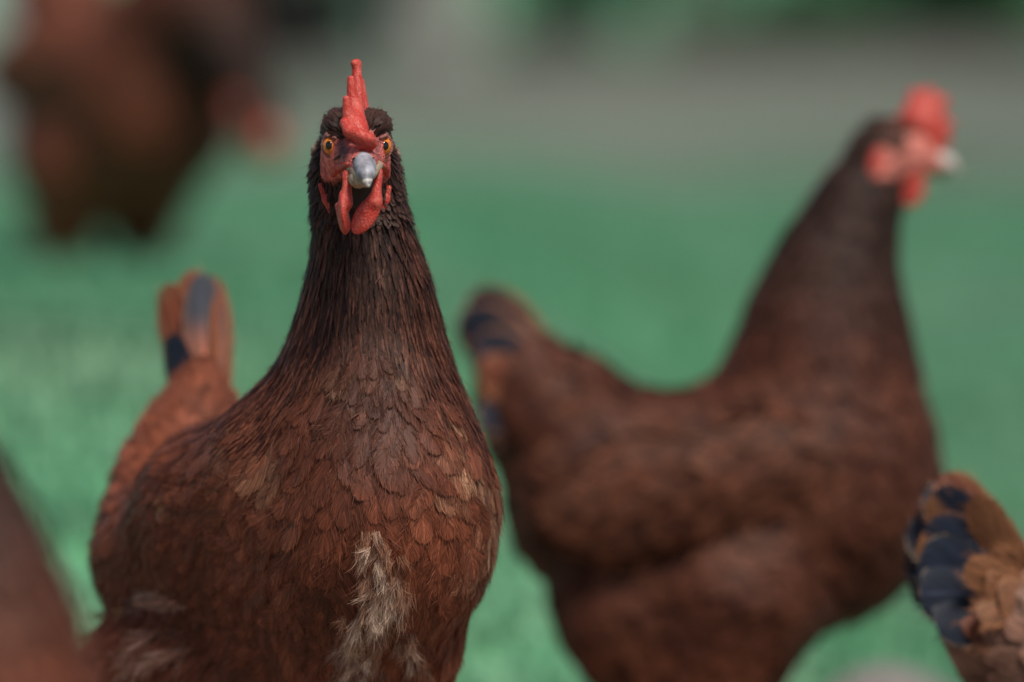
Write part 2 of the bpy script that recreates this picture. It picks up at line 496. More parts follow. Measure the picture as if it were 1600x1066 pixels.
def standard_hen(name, label, loc, rotz, seed, neck_bend=0.0, neck_twist=0.0, body_pitch=0.0, tail=None, scale=1.0,
                 dens=1.0, voxel=0.005, feather_mat='soft', tint=1.0, group='brown hens on the grass', sit=False, base=RUST, hackle=1.0):
    rng = np.random.default_rng(seed)
    root = bpy.data.objects.new(name, None); S.collection.objects.link(root)
    root.location = loc; root.rotation_euler = (0, 0, math.radians(rotz)); root.scale = (scale,) * 3
    tag(root, label, 'hen', group)
    hip = Q(1090, 1000)
    Bp = rotm('Y', -body_pitch)
    pivot = Q(1295, 640)
    def body(p): return hip + Bp @ (np.array(p) - hip)
    def nk(p, t):
        p = pivot + rotm('Z', neck_twist * t) @ rotm('Y', -neck_bend * t) @ (np.array(p) - pivot)
        return body(p)
    def hd(px, py, y=0.0): return nk(Q(px, py, y), 1.0)
    RH = Bp @ rotm('Z', neck_twist) @ rotm('Y', -neck_bend)
    prims = [ell(hd(1405, 234), np.array([56, 46, 45]) * R_, RH, 0.012),
             cone(hd(1420, 248), hd(1464, 258), 36 * R_, 21 * R_, 0.012)]
    npts = [nk(Q(1384, 252), 1), nk(Q(1347, 325), 0.9), nk(Q(1315, 410), 0.72), nk(Q(1300, 490), 0.5), nk(Q(1292, 570), 0.25), nk(Q(1285, 660), 0)]
    nr = [46 * R_, 58 * R_, 82 * R_, 108 * R_, 134 * R_, 150 * R_]
    prims += chain(npts, nr, 0.02)
    prims += [ell(body(Q(1318, 745)), np.array([138, 150, 170]) * R_, Bp, 0.04),
              ell(body(Q(1150, 790)), np.array([300, 180, 160]) * R_, Bp @ rotm('Y', 3), 0.05),
              cone(body(Q(935, 765)), body(Q(838, 650)), 132 * R_, 92 * R_, 0.05),
              cone(body(Q(850, 640)), body(Q(812, 590)), 84 * R_, 46 * R_, 0.04),
              ell(body(Q(1285, 860)), np.array([130, 120, 130]) * R_, Bp @ rotm('Y', 30), 0.05),
              ell(body(Q(925, 835)), np.array([105, 115, 95]) * R_, Bp, 0.05)]
    thigh = []
    for sgn in (() if sit else (-1, 1)):
        thigh += [cone(body(Q(1150, 955, sgn * 0.040)), Q(1115, 1100, sgn * 0.045), 142 * R_, 85 * R_, 0.025),
                  ell(body(Q(1010, 975, sgn * 0.03)), np.array([135, 85, 135]) * R_, Bp, 0.03), cone(body(Q(965, 970, sgn * .02)), body(Q(1000, 1080, sgn * .02)), 84 * R_, 50 * R_, .03)]
    prims += thigh
    wings = []
    for sgn in (-1, 1):
        wings.append(ell(body(Q(1075, 765, sgn * 0.070)), np.array([258, 56, 104]) * R_, Bp @ rotm('Y', -14), 0.004))
    prims += wings
    V, F = surface_nets(prims, voxel)
    eye_c = [hd(1408, 222, s * 0.019) for s in (-1, 1)]
    # real colours of the skin: red face, brown elsewhere
    Lh = (V - hd(1405, 234)) @ RH / R_          # head frame, px units: x forward, z up
    face = (Lh[:, 0] > -42) & (Lh[:, 2] < 26) & (Lh[:, 2] > -48) & (np.abs(Lh[:, 0]) < 95) & (np.abs(Lh[:, 1]) < 60) & (Lh[:, 0] * 0.35 + Lh[:, 2] > -58)
    faceup = face & ~((Lh[:, 2] > 18) & (Lh[:, 0] < 10))
    bc = np.tile(RUST * 0.55, (len(V), 1)); bc[faceup] = (0.56, 0.18, 0.14)
    make_mesh('body', V - grad(V, prims) * np.where(face, 0, .0018)[:, None], F, M['skin'], root, {'bcol': rgba(bc)})
    isface = lambda p: ((lambda l: (l[:, 0] > -38) & (l[:, 2] < 20) & (l[:, 2] > -46) & (np.abs(l[:, 0]) < 95) & (np.abs(l[:, 1]) < 60))((p - hd(1405, 234)) @ RH / R_))
    # flow of the feathers
    T = Bp @ np.array([-1, 0, 0.0])
    ctrl = []
    def fl(pt, d, n=1):
        for s in (-1, 1): ctrl.append((pt + Bp @ np.array([0, s * 0.05 * n, 0]), d))
    ctrl.append((hd(1400, 200), RH @ np.array([-1, 0, -0.3])))
    for i in range(5): ctrl.append((npts[i], npts[i + 1] - npts[i]))
    fl(body(Q(1400, 640)), Bp @ np.array([-0.1, 0, -1])); fl(body(Q(1440, 760)), Bp @ np.array([-0.3, 0, -1])); fl(body(Q(1380, 880)), Bp @ np.array([-0.8, 0, -0.7]))
    fl(body(Q(1290, 730)), Bp @ np.array([-0.6, 0, -0.8])); fl(body(Q(1150, 690)), Bp @ np.array([-1, 0, -0.35]))
    fl(body(Q(1000, 750)), Bp @ np.array([-1, 0, -0.3])); fl(body(Q(1050, 640)), T); fl(body(Q(920, 620)), Bp @ np.array([-1, 0, 0.5]))
    fl(body(Q(830, 560)), Bp @ np.array([-1, 0, 0.8])); fl(body(Q(900, 800)), Bp @ np.array([-1, 0, -0.3]))
    fl(body(Q(1150, 900)), Bp @ np.array([-0.5, 0, -1])); fl(Q(1060, 1050), np.array([-0.3, 0, -1])); fl(body(Q(930, 950)), Bp @ np.array([-0.6, 0, -0.8]))
    flow = Flow(ctrl)
    def tneck(p):   # 1 at head, 0 on body: distance to the neck chain
        d = np.min([np.linalg.norm(p - npts[i], axis=1) - nr[i] * 1.15 for i in range(4)], 0)
        return d < 0.009
    fm = M[feather_mat]; nz = rng.normal(0, 1, (6, 3)) * 55; ph = rng.random(6) * 6
    def blotch(p): return np.sin(p @ nz.T + ph).sum(1) / 3
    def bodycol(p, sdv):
        c = base * tint * (0.9 + 0.2 * sdv + 0.10 * blotch(p) + 0.6 * sm(-p[:, 2], -.125, -.095))[:, None].clip(0.35, 2)  # paler thigh fluff, lightened further in colour to offset shade low down
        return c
    def hackcol(p, sdv):
        hh = np.linalg.norm(p - npts[0], axis=1)
        t = sm(hh, 0.05, 0.17)[:, None]
        return (DARK * 1.5 * (1 - t) + (RUST * 0.78) * t) * tint * hackle * (0.7 + 0.6 * sdv)[:, None]
    iswing = [((lambda w_, s: (lambda p: (np.linalg.norm(((p - w_[1]) @ w_[3]) / (w_[2] * np.array([1.0, 1.4, 1.0])), axis=1) < 1.12) & ((p[:, 1] * s) > 0.03)))(w_, s)) for w_, s in zip(wings, (-1, 1))]
    anyw = lambda p: iswing[0](p) | iswing[1](p)
    const = lambda x: (lambda p: np.full(len(p), x))
    def plant(nm, keep, sp, L, Wd, prof, cf, mat=fm, off1=0.0026, rows=6, cols=3, tip=0.2):
        P = poisson(V, F, prims, const(sp / math.sqrt(dens)), rng, keep)
        if len(P) == 0: return
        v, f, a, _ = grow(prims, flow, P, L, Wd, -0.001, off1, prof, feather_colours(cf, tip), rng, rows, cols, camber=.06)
        return make_mesh(nm, v, f, mat, root, a)
    plant('neck_hackle', lambda p: tneck(p) & ~isface(p), 0.0055, 0.026, 0.008, 'lance', hackcol, off1=0.003)
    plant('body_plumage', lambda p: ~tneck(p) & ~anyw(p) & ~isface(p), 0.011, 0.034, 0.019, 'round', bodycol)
    for wfun in iswing:
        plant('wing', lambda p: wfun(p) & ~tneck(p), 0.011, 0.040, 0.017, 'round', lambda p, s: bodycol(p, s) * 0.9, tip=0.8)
    # tail
    tb = body(Q(845, 612))
    for (ang, y, ln, wd, kind) in (tail or [(126, 0.0, 0.090, 0.030, 'e'), (133, -.012, 0.100, 0.040, 'n'), (133, .012, 0.100, 0.040, 'n'), (144, -.022, 0.098, 0.042, 'n'),
                                   (144, .022, 0.085, 0.042, 'n'), (155, -.03, 0.08, 0.042, 'n'), (155, .03, 0.08, 0.042, 'n'), (170, -.035, 0.07, 0.04, 'e'),
                                   (170, .035, 0.07, 0.04, 'e'), (190, -.03, 0.065, 0.038, 'n'), (190, .03, 0.065, 0.038, 'n'), (205, -.035, .075, .036, 'n'), (205, .035, .075, .036, 'n'), (216, -.03, .075, .034, 'n')]):
        a_ = math.radians(ang); d = Bp @ np.array([math.cos(a_), y * 4, math.sin(a_)])
        nrm = Bp @ np.array([-math.sin(a_) * .25, math.copysign(1, y) if y else 1, 0.2])
        cf = {'n': navy_edge(n0=.15, n1=.36), 'N': navy_edge(.84, np.array([.42, .30, .19]), RUST, .08, .28), 'c': brown_quill(TAN * .42, TAN * .8), 'e': brown_quill(RUST * .8), 'h': half_navy()}[kind]
        v, f, a = quill(tb + Bp @ np.array([0.01, y * .6, 0]) - d * 0.01, d, nrm, ln, wd, 0.25, cf, rng)
        make_mesh('tail_feather', v, f, M['quill'] if feather_mat != 'soft' else M['soft'], root, a)
    # comb, wattles, ear lobes, eyes, beak
    def part(nm, pr, mat, vox, par=root):
        v, f = surface_nets(pr, vox, 0.004); return make_mesh(nm, v, f, mat, par)
    cr = chain([hd(1464, 232), hd(1452, 205), hd(1436, 190), hd(1416, 188)], np.array([13, 17, 15, 9]) * R_, 0.004)
    for bx, by, tx, ty, r0, r1 in ((1458, 205, 1490, 196, 18, 10), (1452, 195, 1482, 160, 20, 10), (1445, 190, 1460, 146, 20, 10), (1434, 186, 1436, 148, 19, 9), (1470, 225, 1486, 222, 13, 9)):
        cr.append(cone(hd(bx, by), hd(tx, ty), r0 * R_, r1 * R_, 0.006))
    part('comb', cr, M['comb'], 0.0018)
    for s in (-1, 1):
        part('wattle', [ell(hd(1426, 296, s * 0.011), np.array([26, 7, 33]) * R_, RH @ rotm('X', s * 8), 0.004), cone(hd(1440, 262, s * 0.011), hd(1428, 290, s * 0.011), 9 * R_, 10 * R_, 0.006)], M['comb'], 0.0018)
        part('ear_lobe', [ell(hd(1372, 262, s * 0.0215), np.array([13, 8, 32]) * R_, RH @ rotm('Y', 12), 0.004)], M['comb'], 0.0018)
        ey = part('eye', [ell(hd(1413, 224, s * 0.0165), np.array([10, 9, 10]) * R_, RH)], M['iris'], 0.0012)
        part('pupil', [ell(hd(1413, 224, s * 0.0195), np.array([5, 4, 5]) * R_, RH)], M['pupil'], 0.0008, ey)
    part('upper_beak', chain([hd(1462, 252), hd(1488, 258), hd(1506, 272)], np.array([17, 13, 4]) * R_, 0.004), M['beak_dull'], 0.0012)
    part('lower_beak', chain([hd(1460, 268), hd(1488, 274)], np.array([10, 6]) * R_, 0.004), M['beak_edge'], 0.0012)
    # legs
    for s in (() if sit else (-1, 1)):
        y = s * 0.048; kn = Q(1095, 1110, y); an = np.array([kn[0] + 0.01, y, 0.016])
        lg = [cone(kn, an, 0.0075, 0.006, 0.004)]
        for a_ in (-28, 0, 28):
            c_, s_ = math.cos(math.radians(a_)), math.sin(math.radians(a_)); ln = 0.055 if a_ == 0 else 0.045
            lg += chain([an, an + np.array([c_ * ln * .55, s_ * ln * .55, -0.009]), an + np.array([c_ * ln, s_ * ln, -0.013])], [0.0055, 0.005, 0.0025], 0.004)
        lg.append(cone(an, an + np.array([-0.025, 0, -0.012]), 0.005, 0.0025, 0.004))
        part('leg', lg, M['shank'], 0.002)
    return root, body, prims, V, F, flow

# ------------------------------------------------------------------ the ground
def ground_z(x, y):
    flat = np.interp(y, [0, 4.3, 5.0, 8.0, 12.0, 18, 25.0, 60.0, 400.0], [0, 0, 0.025, 0.23, 0.36, 0.62, 0.93, 2.6, 14])
    bank = np.interp(y, [0, 3.9, 4.1, 4.8, 5.1, 8.0, 12.0, 18, 25.0, 60.0, 400.0], [0, 0, 0.03, 0.25, 0.275, 0.31, 0.37, 0.62, 0.93, 2.6, 14])
    t = sm(np.asarray(x, float), 0.35, -0.15)          # the grass bank rises sooner on the left
    return flat * (1 - t) + bank * t

def build_ground():
    ys = np.concatenate([np.linspace(-6, 4, 21), np.linspace(4.1, 30, 173), np.linspace(32, 60, 15), [80, 120, 200, 400]])
    xs = np.concatenate([[-300, -120, -60, -30, -15], np.linspace(-8, 8, 129), [15, 30, 60, 120, 300]])
    X, Y = np.meshgrid(xs, ys); Z = ground_z(X, Y)
    n = (np.arange(len(ys) - 1)[:, None] * len(xs) + np.arange(len(xs) - 1)[None])
    F = np.stack([n, n + 1, n + len(xs) + 1, n + len(xs)], -1).reshape(-1, 4)
    m, t, b, out = new_mat('turf'); g = NG(t)
    geo = g.node('ShaderNodeNewGeometry').outputs['Position']
    n1 = g.noise(geo, 1.3, 4.0); n2 = g.noise(geo, 14, 4.0)
    c = g.mix(g.maprange(n1, 0.35, 0.65, 0, 1), (0.085, 0.29, 0.140, 1), (0.135, 0.32, 0.175, 1))
    c = g.mix(g.maprange(n2, 0.4, 0.7, 0, 0.6), c, (0.105, 0.27, 0.155, 1))
    n3 = g.noise(geo, 3.2, 3.0)
    c = g.mix(g.maprange(n3, 0.45, 0.68, 0, 0.7), c, (0.20, 0.31, 0.19, 1))
    sy = g.node('ShaderNodeSeparateXYZ'); t.links.new(geo, sy.inputs[0])
    bounce_soil = g.maprange(g.math('ADD', sy.outputs[1], g.math('MULTIPLY', n1, .8)), 4.15, 4.5, 1, 0)  # unseen bare soil, added around the hens to cut green bounce light
    c = g.mix(bounce_soil, c, g.mix(n2, (0.16, 0.12, 0.085, 1), (0.26, 0.20, 0.15, 1)))
    g.put(b.inputs['Base Color'], c); b.inputs['Roughness'].default_value = 0.9
    o = make_mesh('ground', np.stack([X, Y, Z], -1).reshape(-1, 3), F, m); o['kind'] = 'structure'
    # the bare earth track behind the meadow
    ys = np.linspace(11.0, 22.5, 60); rng = np.random.default_rng(5)
    xs = np.linspace(-14, 14, 57); X, Y = np.meshgrid(xs, ys)
    edge = 0.5 * np.sin(xs * 0.9) + 0.25 * np.sin(xs * 2.3 + 1)
    t_ = (Y - 11.0) / 11.5
    Y = 11.0 + edge * 0.8 + 0.0 + t_ * (11.5 - 0.8 * edge - np.clip((xs - 1.0) * 0.9, 0, 5.5) + 0.4 * np.sin(xs * 1.7))
    Z = ground_z(X, Y) + 0.012
    n = (np.arange(59)[:, None] * 57 + np.arange(56)[None]); F = np.stack([n, n + 1, n + 58, n + 57], -1).reshape(-1, 4)
    m, t, b, out = new_mat('bare_earth'); g = NG(t)
    geo = g.node('ShaderNodeNewGeometry').outputs['Position']
    n1 = g.noise(geo, 0.8, 3.0); n2 = g.noise(geo, 6, 5.0)
    c = g.mix(g.maprange(n1, 0.4, 0.62, 0, 1), (0.090, 0.080, 0.068, 1), (0.160, 0.160, 0.134, 1))
    c = g.mix(g.maprange(n2, 0.5, 0.7, 0, 0.5), c, (0.10, 0.12, 0.085, 1))
    g.put(b.inputs['Base Color'], c); b.inputs['Roughness'].default_value = 0.95
    o = make_mesh('dirt_track', np.stack([X, Y, Z], -1).reshape(-1, 3), F, m); o['kind'] = 'structure'

def build_grass():
    rng = np.random.default_rng(11); N = 210000
    y = 3.75 + 7.3 * rng.random(N) ** 0.9; far = rng.random(N) < .22; y[far] = 10.8 + 6.5 * rng.random(far.sum()) ** 1.7; x = (rng.random(N) - 0.5) * (2.0 + y * 0.42)
    cl = np.sin(x * 5 + 1.3 * np.sin(y * 3)) * np.sin(y * 4.1 + x * 2) 
    h = (0.014 + 0.020 * rng.random(N)) * (1 + 0.4 * cl); h *= np.where(y < 4.3, 0.8, 1)
    a = rng.random(N) * 6.283; lean = 1.3 * rng.random(N) * h; wd = 0.0022 + 0.002 * rng.random(N)
    P = np.stack([x, y, ground_z(x, y) - 0.002], 1); s = np.stack([np.cos(a), np.sin(a), 0 * a], 1); l = np.stack([-np.sin(a), np.cos(a), 0 * a], 1)
    up = np.array([0, 0, 1.0])
    V = np.stack([P - s * wd[:, None], P + s * wd[:, None],
                  P + up * (h * .6)[:, None] + l * (lean * .35)[:, None] + s * (wd * .7)[:, None], P + up * (h * .6)[:, None] + l * (lean * .35)[:, None] - s * (wd * .7)[:, None],
                  P + up * h[:, None] + l * lean[:, None] + s * (wd * .12)[:, None], P + up * h[:, None] + l * lean[:, None] - s * (wd * .12)[:, None]], 1)
    b = (np.arange(N) * 6)[:, None]
    F = np.stack([b + np.array([0, 1, 2, 3]), b + np.array([3, 2, 4, 5])], 1).reshape(-1, 4)
    k = rng.random((N, 1)); c = np.array([0.094, 0.335, 0.172]) * (1 - k) + np.array([0.158, 0.41, 0.240]) * k
    c = c * (1 + 0.18 * cl)[:, None]
    q_ = lambda a, b, c: np.sin(x * a + 2 * np.sin(y * b + c)) * np.sin(y * a * .8 + 1.7 * np.sin(x * b * 1.3 + c))
    vr = np.clip(.35 + .4 * q_(3.1, 1.3, 0) + .35 * q_(8.5, 3.1, 2) + .25 * (x > .3), 0, 1)[:, None]
    vd = np.clip(.5 * q_(4.3, 1.9, 4) + .5 * q_(11, 2.7, 1), 0, 1)[:, None]
    c = c * (1 - .6 * vr) + np.array([.235, .335, .255]) * .6 * vr
    c = c * (1 - .5 * vd) + np.array([.07, .225, .09]) * .5 * vd
    o = make_mesh('grass', V.reshape(-1, 3), F, M['leaf'], None, {'fcol': rgba(np.repeat(c, 6, 0))}, False)
    tag(o, 'short soft green grass of the meadow', 'grass', kind='stuff')

def build_shrub(name, label, x, y, h, r, c1, c2, seed, n=2600, cat='shrub', group='shrubs beyond the earth track', trunk=0.35, tr=0.05, leaf=0.07, sink=0.0):
    rng = np.random.default_rng(seed); z0 = float(ground_z(x, y))
    root = bpy.data.objects.new(name, None); S.collection.objects.link(root); root.location = (x, y, z0)
    tag(root, label, cat, group)
    pts = [np.array([0, 0, -0.05]), np.array([0.02, 0, h * trunk]), np.array([0.0, 0.03, h * (trunk + .25)])]
    pr = chain(pts, [tr, tr * .8, tr * .5], 0.02)
    for i in range(7):
        a = i * 2.4; q = np.array([math.cos(a) * r * .6, math.sin(a) * r * .6, h * (0.55 + .3 * rng.random())])
        pr.append(cone(pts[1] + np.array([0, 0, h * .05 * rng.random()]), q, tr * .5, tr * .18, 0.02))
    v, f = surface_nets(pr, max(0.015, tr * 0.35)); make_mesh('trunk', v, f, M['bark'], root)
    nc = 26; a = rng.random(nc) * 6.283; rr = r * np.sqrt(rng.random(nc)) * .8
    cz = h * (trunk * (1 - sink) + (1 - trunk) * ((0.02 if sink else .15) + 0.85 * rng.random(nc) ** (1.5 if sink else 1)))
    cen = np.stack([np.cos(a) * rr, np.sin(a) * rr, cz], 1); cr_ = r * (0.22 + 0.2 * rng.random(nc))
    ci = rng.integers(0, nc, n); dv = unit(rng.normal(0, 1, (n, 3))) * (rng.random((n, 1)) ** .4)
    P = cen[ci] + dv * cr_[ci][:, None]; P[:, 2] = np.maximum(P[:, 2], 0.03)
    d = unit(rng.normal(0, 1, (n, 3)) + np.array([0, 0, -.3])); s = unit(np.cross(d, rng.normal(0, 1, (n, 3))))
    L = leaf * (0.6 + .8 * rng.random((n, 1))); 
    V = np.stack([P, P + d * L * .5 + s * L * .3, P + d * L, P + d * L * .5 - s * L * .3], 1)
    F = (np.arange(n) * 4)[:, None] + np.arange(4)[None]
    k = rng.random((n, 1)) * .6 + .4 * rng.random(nc)[ci][:, None]
    c = np.array(c1) * (1 - k) + np.array(c2) * k
    make_mesh('crown', V.reshape(-1, 3), F, M['leaf'], root, {'fcol': rgba(np.repeat(c, 4, 0))}, False)
    return root

M['bark'] = plain_material('grey_bark', (0.17, 0.162, 0.15), (0.29, 0.28, 0.265), 9, 0.9, 0.6, 0.01)
M['stone'] = plain_material('pale_stone', (0.15, 0.135, 0.13), (0.21, 0.19, 0.18), 30, 0.85, 0.5, 0.004)

# ------------------------------------------------------------------ the hen in focus
def to_px(P):
    """photograph pixel of points (used only to read colour patches and lit spots off the photograph)"""
    c, s_ = math.cos(PITCH), math.sin(PITCH)
    r = P - np.array([0, 0, HC]); f = r[:, 1] * c - r[:, 2] * s_; u = r[:, 1] * s_ + r[:, 2] * c
    return 800 + FPX * r[:, 0] / f, 533 - FPX * u / f

def torus(c, ax, R, r, n=28, m=10, squash=1.0):
    ax = unit(np.array(ax, float)); e1 = unit(np.cross(ax, [0, 0, 1.0])); e2 = np.cross(ax, e1)
    a = np.linspace(0, 2 * np.pi, n, endpoint=False); b = np.linspace(0, 2 * np.pi, m, endpoint=False)
    A, B = np.meshgrid(a, b, indexing='ij')
    rad = R + r * np.cos(B)
    V = c + (rad * np.cos(A))[..., None] * e1 + (rad * np.sin(A) * squash)[..., None] * e2 + (r * np.sin(B))[..., None] * ax
    i, j = np.meshgrid(np.arange(n), np.arange(m), indexing='ij')
    F = np.stack([i * m + j, (i + 1) % n * m + j, (i + 1) % n * m + (j + 1) % m, i * m + (j + 1) % m], -1).reshape(-1, 4)
    return V.reshape(-1, 3), F

def build_main_hen():
    rng = np.random.default_rng(3)
    base = np.array([W(500, 900, 3.31)[0], 3.31, 0.0])
    root = bpy.data.objects.new('hen', None); S.collection.objects.link(root); root.location = base
    tag(root, 'alert rust brown hen staring straight ahead, ragged pale down on its breast', 'hen', 'brown hens on the grass')
    mk = lambda nm, v, f, mat, par=root, attrs=None: make_mesh(nm, np.asarray(v) - base, f, mat, par, attrs)
    Rb = rotm('Z', 27)
    prims = [ell(W(556, 228, 3.213), (0.0166, 0.027, 0.0174), None, 0.012),
             cone(W(557, 238, 3.198), W(567, 257, 3.168), 0.0165, 0.0085, 0.012),
             ell(W(554, 265, 3.230), (0.0235, 0.022, 0.023), None, 0.014)]
    for s, ex in ((-1, 527), (1, 589)):
        prims.append(cone(W(ex, 198, 3.190), W(ex, 190, 3.220), 0.0045, 0.0055, 0.010))      # brows
    prims += chain([W(558, 300, 3.233), W(563, 350, 3.238), W(572, 400, 3.242), W(576, 450, 3.246), W(576, 500, 3.25), W(575, 550, 3.253), W(567, 600, 3.256), W(556, 650, 3.26)],
                   [0.0242, 0.0248, 0.0275, 0.0330, 0.0375, 0.0415, 0.0470, 0.0520], 0.012)
    prims += [ell(W(598, 795, 3.246), (0.0655, 0.070, 0.078), None, 0.035),
              ell(W(480, 865, 3.335), (0.074, 0.130, 0.078), Rb, 0.04),
              cone(W(430, 735, 3.275), W(350, 800, 3.33), 0.038, 0.045, 0.04)]
    prims += chain([W(316, 600, 3.485), W(305, 690, 3.465), W(284, 775, 3.445), W(282, 872, 3.42)], [0.013, 0.026, 0.037, 0.043], 0.03)
    prims += [cone(W(228, 1062, 3.40), W(310, 1010, 3.37), 0.036, 0.045, 0.025)]
    prims += [cone(W(585, 1050, 3.285), W(610, 1180, 3.30), 0.048, 0.022, 0.03), cone(W(420, 1075, 3.34), W(430, 1190, 3.34), 0.050, 0.022, 0.03)]
    prims += [cone(W(350, 800, 3.345), W(250, 868, 3.405), 0.043, 0.035, 0.03), cone(W(215, 1060, 3.395), W(190, 1075, 3.40), 0.030, 0.027, 0.02)]
    # folded wing on the hen's right side
    a_ = unit(W(232, 935, 3.43) - W(440, 745, 3.245)); n_ = np.array([-0.70, -0.68, 0.2]); n_ = unit(n_ - a_ * (n_ @ a_)); b_ = np.cross(a_, n_)
    wing = ell(W(335, 845, 3.335), (0.116, 0.031, 0.050), np.stack([a_, n_, b_], 1), 0.006)
    prims.append(wing)
    V, F = surface_nets(prims, 0.0022)
    def hit(px, py, d0=3.08):
        q0 = W(px, py, d0); q1 = W(px, py, d0 + 1); r = unit(q1 - q0); t = 0.0
        best = (1e9, 0)
        for _ in range(80):
            dd = float(sdf((q0 + r * t)[None], prims)[0])
            if dd < best[0]: best = (dd, t)
            t += dd * 0.9
            if dd < 1e-4 or t > .5: break
        p = q0 + r * best[1]
        if best[0] > 1e-3: p = project(p[None], prims, np.zeros(1), 3)[0][0]
        return p, grad(p[None], prims)[0]

    # ---- real colours of the skin under and between the feathers
    def front(p): return (p[:, 1] < 3.214) & (p[:, 2] > W(0, 330, 3.2)[2])
    def oval(x, y, cx, cy, rx, ry): return ((x - cx) / rx) ** 2 + ((y - cy) / ry) ** 2 < 1
    def red_mask(p):
        x, y = to_px(p)
        m = oval(x, y, 511, 237, 21, 27) | oval(x, y, 604, 237, 17, 27) | oval(x, y, 520, 266, 27, 20) | oval(x, y, 600, 264, 18, 20)
        m |= oval(x, y, 563, 226, 25, 26) | oval(x, y, 565, 250, 32, 22)
        return m & front(p)
    def throat_mask(p):
        x, y = to_px(p); return oval(x, y, 568, 300, 24, 34) & front(p)
    def lore_mask(p):
        x, y = to_px(p); return (oval(x, y, 535, 236, 10, 18) | oval(x, y, 588, 232, 6, 15)) & front(p)
    def patch_w(p):
        x, y = to_px(p); d = np.full(len(p), 1e9)
        for (x0, y0, x1, y1, w0, w1) in ((576, 846, 600, 885, 14, 18), (600, 885, 602, 935, 19, 33), (602, 935, 572, 980, 31, 25), (564, 985, 560, 1050, 26, 36), (640, 1005, 648, 1030, 12, 14)):
            dx, dy = x1 - x0, y1 - y0; t = np.clip(((x - x0) * dx + (y - y0) * dy) / (dx * dx + dy * dy), 0, 1)
            d = np.minimum(d, np.hypot(x - x0 - t * dx, y - y0 - t * dy) - (w0 + (w1 - w0) * t))
        d = d + 5 * np.sin(x * .21 + y * .13) + 4 * np.sin(y * .31 - x * .1)
        return np.where(p[:, 1] < 3.25, d, 1e9)
    bc = np.tile(DARK * 1.1, (len(V), 1))
    bodyv = V[:, 2] < W(0, 640, 3.2)[2]; bc[bodyv] = RUST * 0.7
    rm = red_mask(V); bc[rm] = (0.64, 0.145, 0.12)
    bc[lore_mask(V)] = (0.10, 0.045, 0.045); bc[throat_mask(V)] = (0.012, 0.007, 0.006)
    xb, yb = to_px(V); kb = np.exp(-(((xb - 572) / 110) ** 2 + ((yb - 560) / 110) ** 2))[:, None]
    bc[bodyv] = bc[bodyv] * (1 - .7 * kb[bodyv])
    bc[patch_w(V) < 0] = TAN * 0.9
    for _ in range(4):                            # soft borders between the coloured skin areas
        acc = np.zeros_like(bc); cnt = np.zeros((len(bc), 1)); fc = bc[F].mean(1)
        for k_ in range(4): np.add.at(acc, F[:, k_], fc); np.add.at(cnt, F[:, k_], 1)
        bc = np.where(cnt > 0, acc / np.maximum(cnt, 1), bc)
    sunk = np.where(rm | lore_mask(V) | throat_mask(V), 0, .0016)[:, None]      # skin lies under the plumage
    mk('body', V - grad(V, prims) * sunk, F, M['skin'], root, {'bcol': rgba(bc)})

    # ---- lie of the feathers
    ctl = [((528, 202, 3.185), (-.6, .2, .7)), ((590, 202, 3.185), (.6, .2, .7)), ((535, 182, 3.20), (-.3, .9, .1)), ((590, 182, 3.20), (.3, .9, .1)), ((488, 255, 3.215), (-.2, .45, -.8)), ((624, 255, 3.215), (.2, .45, -.8)),
           ((505, 300, 3.20), (-.05, .3, -1)), ((612, 300, 3.20), (.1, .3, -1)), ((565, 325, 3.20), (0, .1, -1)), ((535, 240, 3.18), (-.5, .6, -.4)), ((590, 240, 3.18), (.5, .6, -.4)),
           ((565, 400, 3.21), (0, 0, -1)), ((490, 420, 3.235), (-.12, .03, -1)), ((655, 420, 3.24), (.22, .03, -1)), ((460, 520, 3.24), (-.2, .05, -1)), ((695, 520, 3.25), (.12, 0, -1)),
           ((575, 520, 3.205), (0, -.15, -1)), ((430, 620, 3.25), (-.4, .15, -1)), ((712, 620, 3.25), (.08, 0, -1)), ((575, 650, 3.20), (-.05, -.1, -1)), ((500, 700, 3.205), (-.35, .1, -1)),
           ((600, 800, 3.175), (-.05, 0, -1)), ((680, 750, 3.185), (.12, .05, -1)), ((760, 800, 3.23), (.1, .2, -1)), ((770, 900, 3.24), (-.1, .3, -1)), ((640, 920, 3.18), (-.1, .15, -1)),
           ((560, 1000, 3.20), (-.2, .3, -1)), ((460, 850, 3.225), (-.5, .35, -.9)), ((390, 900, 3.26), (-.75, .45, -.7)), ((450, 1000, 3.25), (-.4, .3, -1)), ((350, 980, 3.3), (-.8, .5, -.7)),
           ((400, 720, 3.25), (-.65, .5, -.55)), ((330, 770, 3.30), (-.6, .6, -.6)), ((280, 850, 3.35), (-.35, .6, -.85)), ((235, 920, 3.40), (-.4, .7, -.6)),
           ((310, 640, 3.465), (.05, .5, 1)), ((300, 715, 3.43), (-.15, .8, .6)), ((270, 770, 3.42), (-.3, .8, -.2)), ((200, 830, 3.43), (-.15, .5, -1)), ((180, 900, 3.43), (-.15, .5, -1)),
           ((200, 1020, 3.37), (-.5, .4, -.7)), ((620, 1100, 3.26), (0, .1, -1)), ((250, 1050, 3.36), (-.5, .3, -.8))]
    flow = Flow([(W(*c), d) for c, d in ctl])
    const = lambda x: (lambda p: np.full(len(p), x))
    nz = rng.normal(0, 1, (7, 3)) * 60; ph = rng.random(7) * 6
    blotch = lambda p: np.sin(p @ nz.T + ph).sum(1) / 3
    def cape_y(x): return 492 + 165 * np.clip(np.abs(x - 572) / 135, 0, 1) ** 1.4
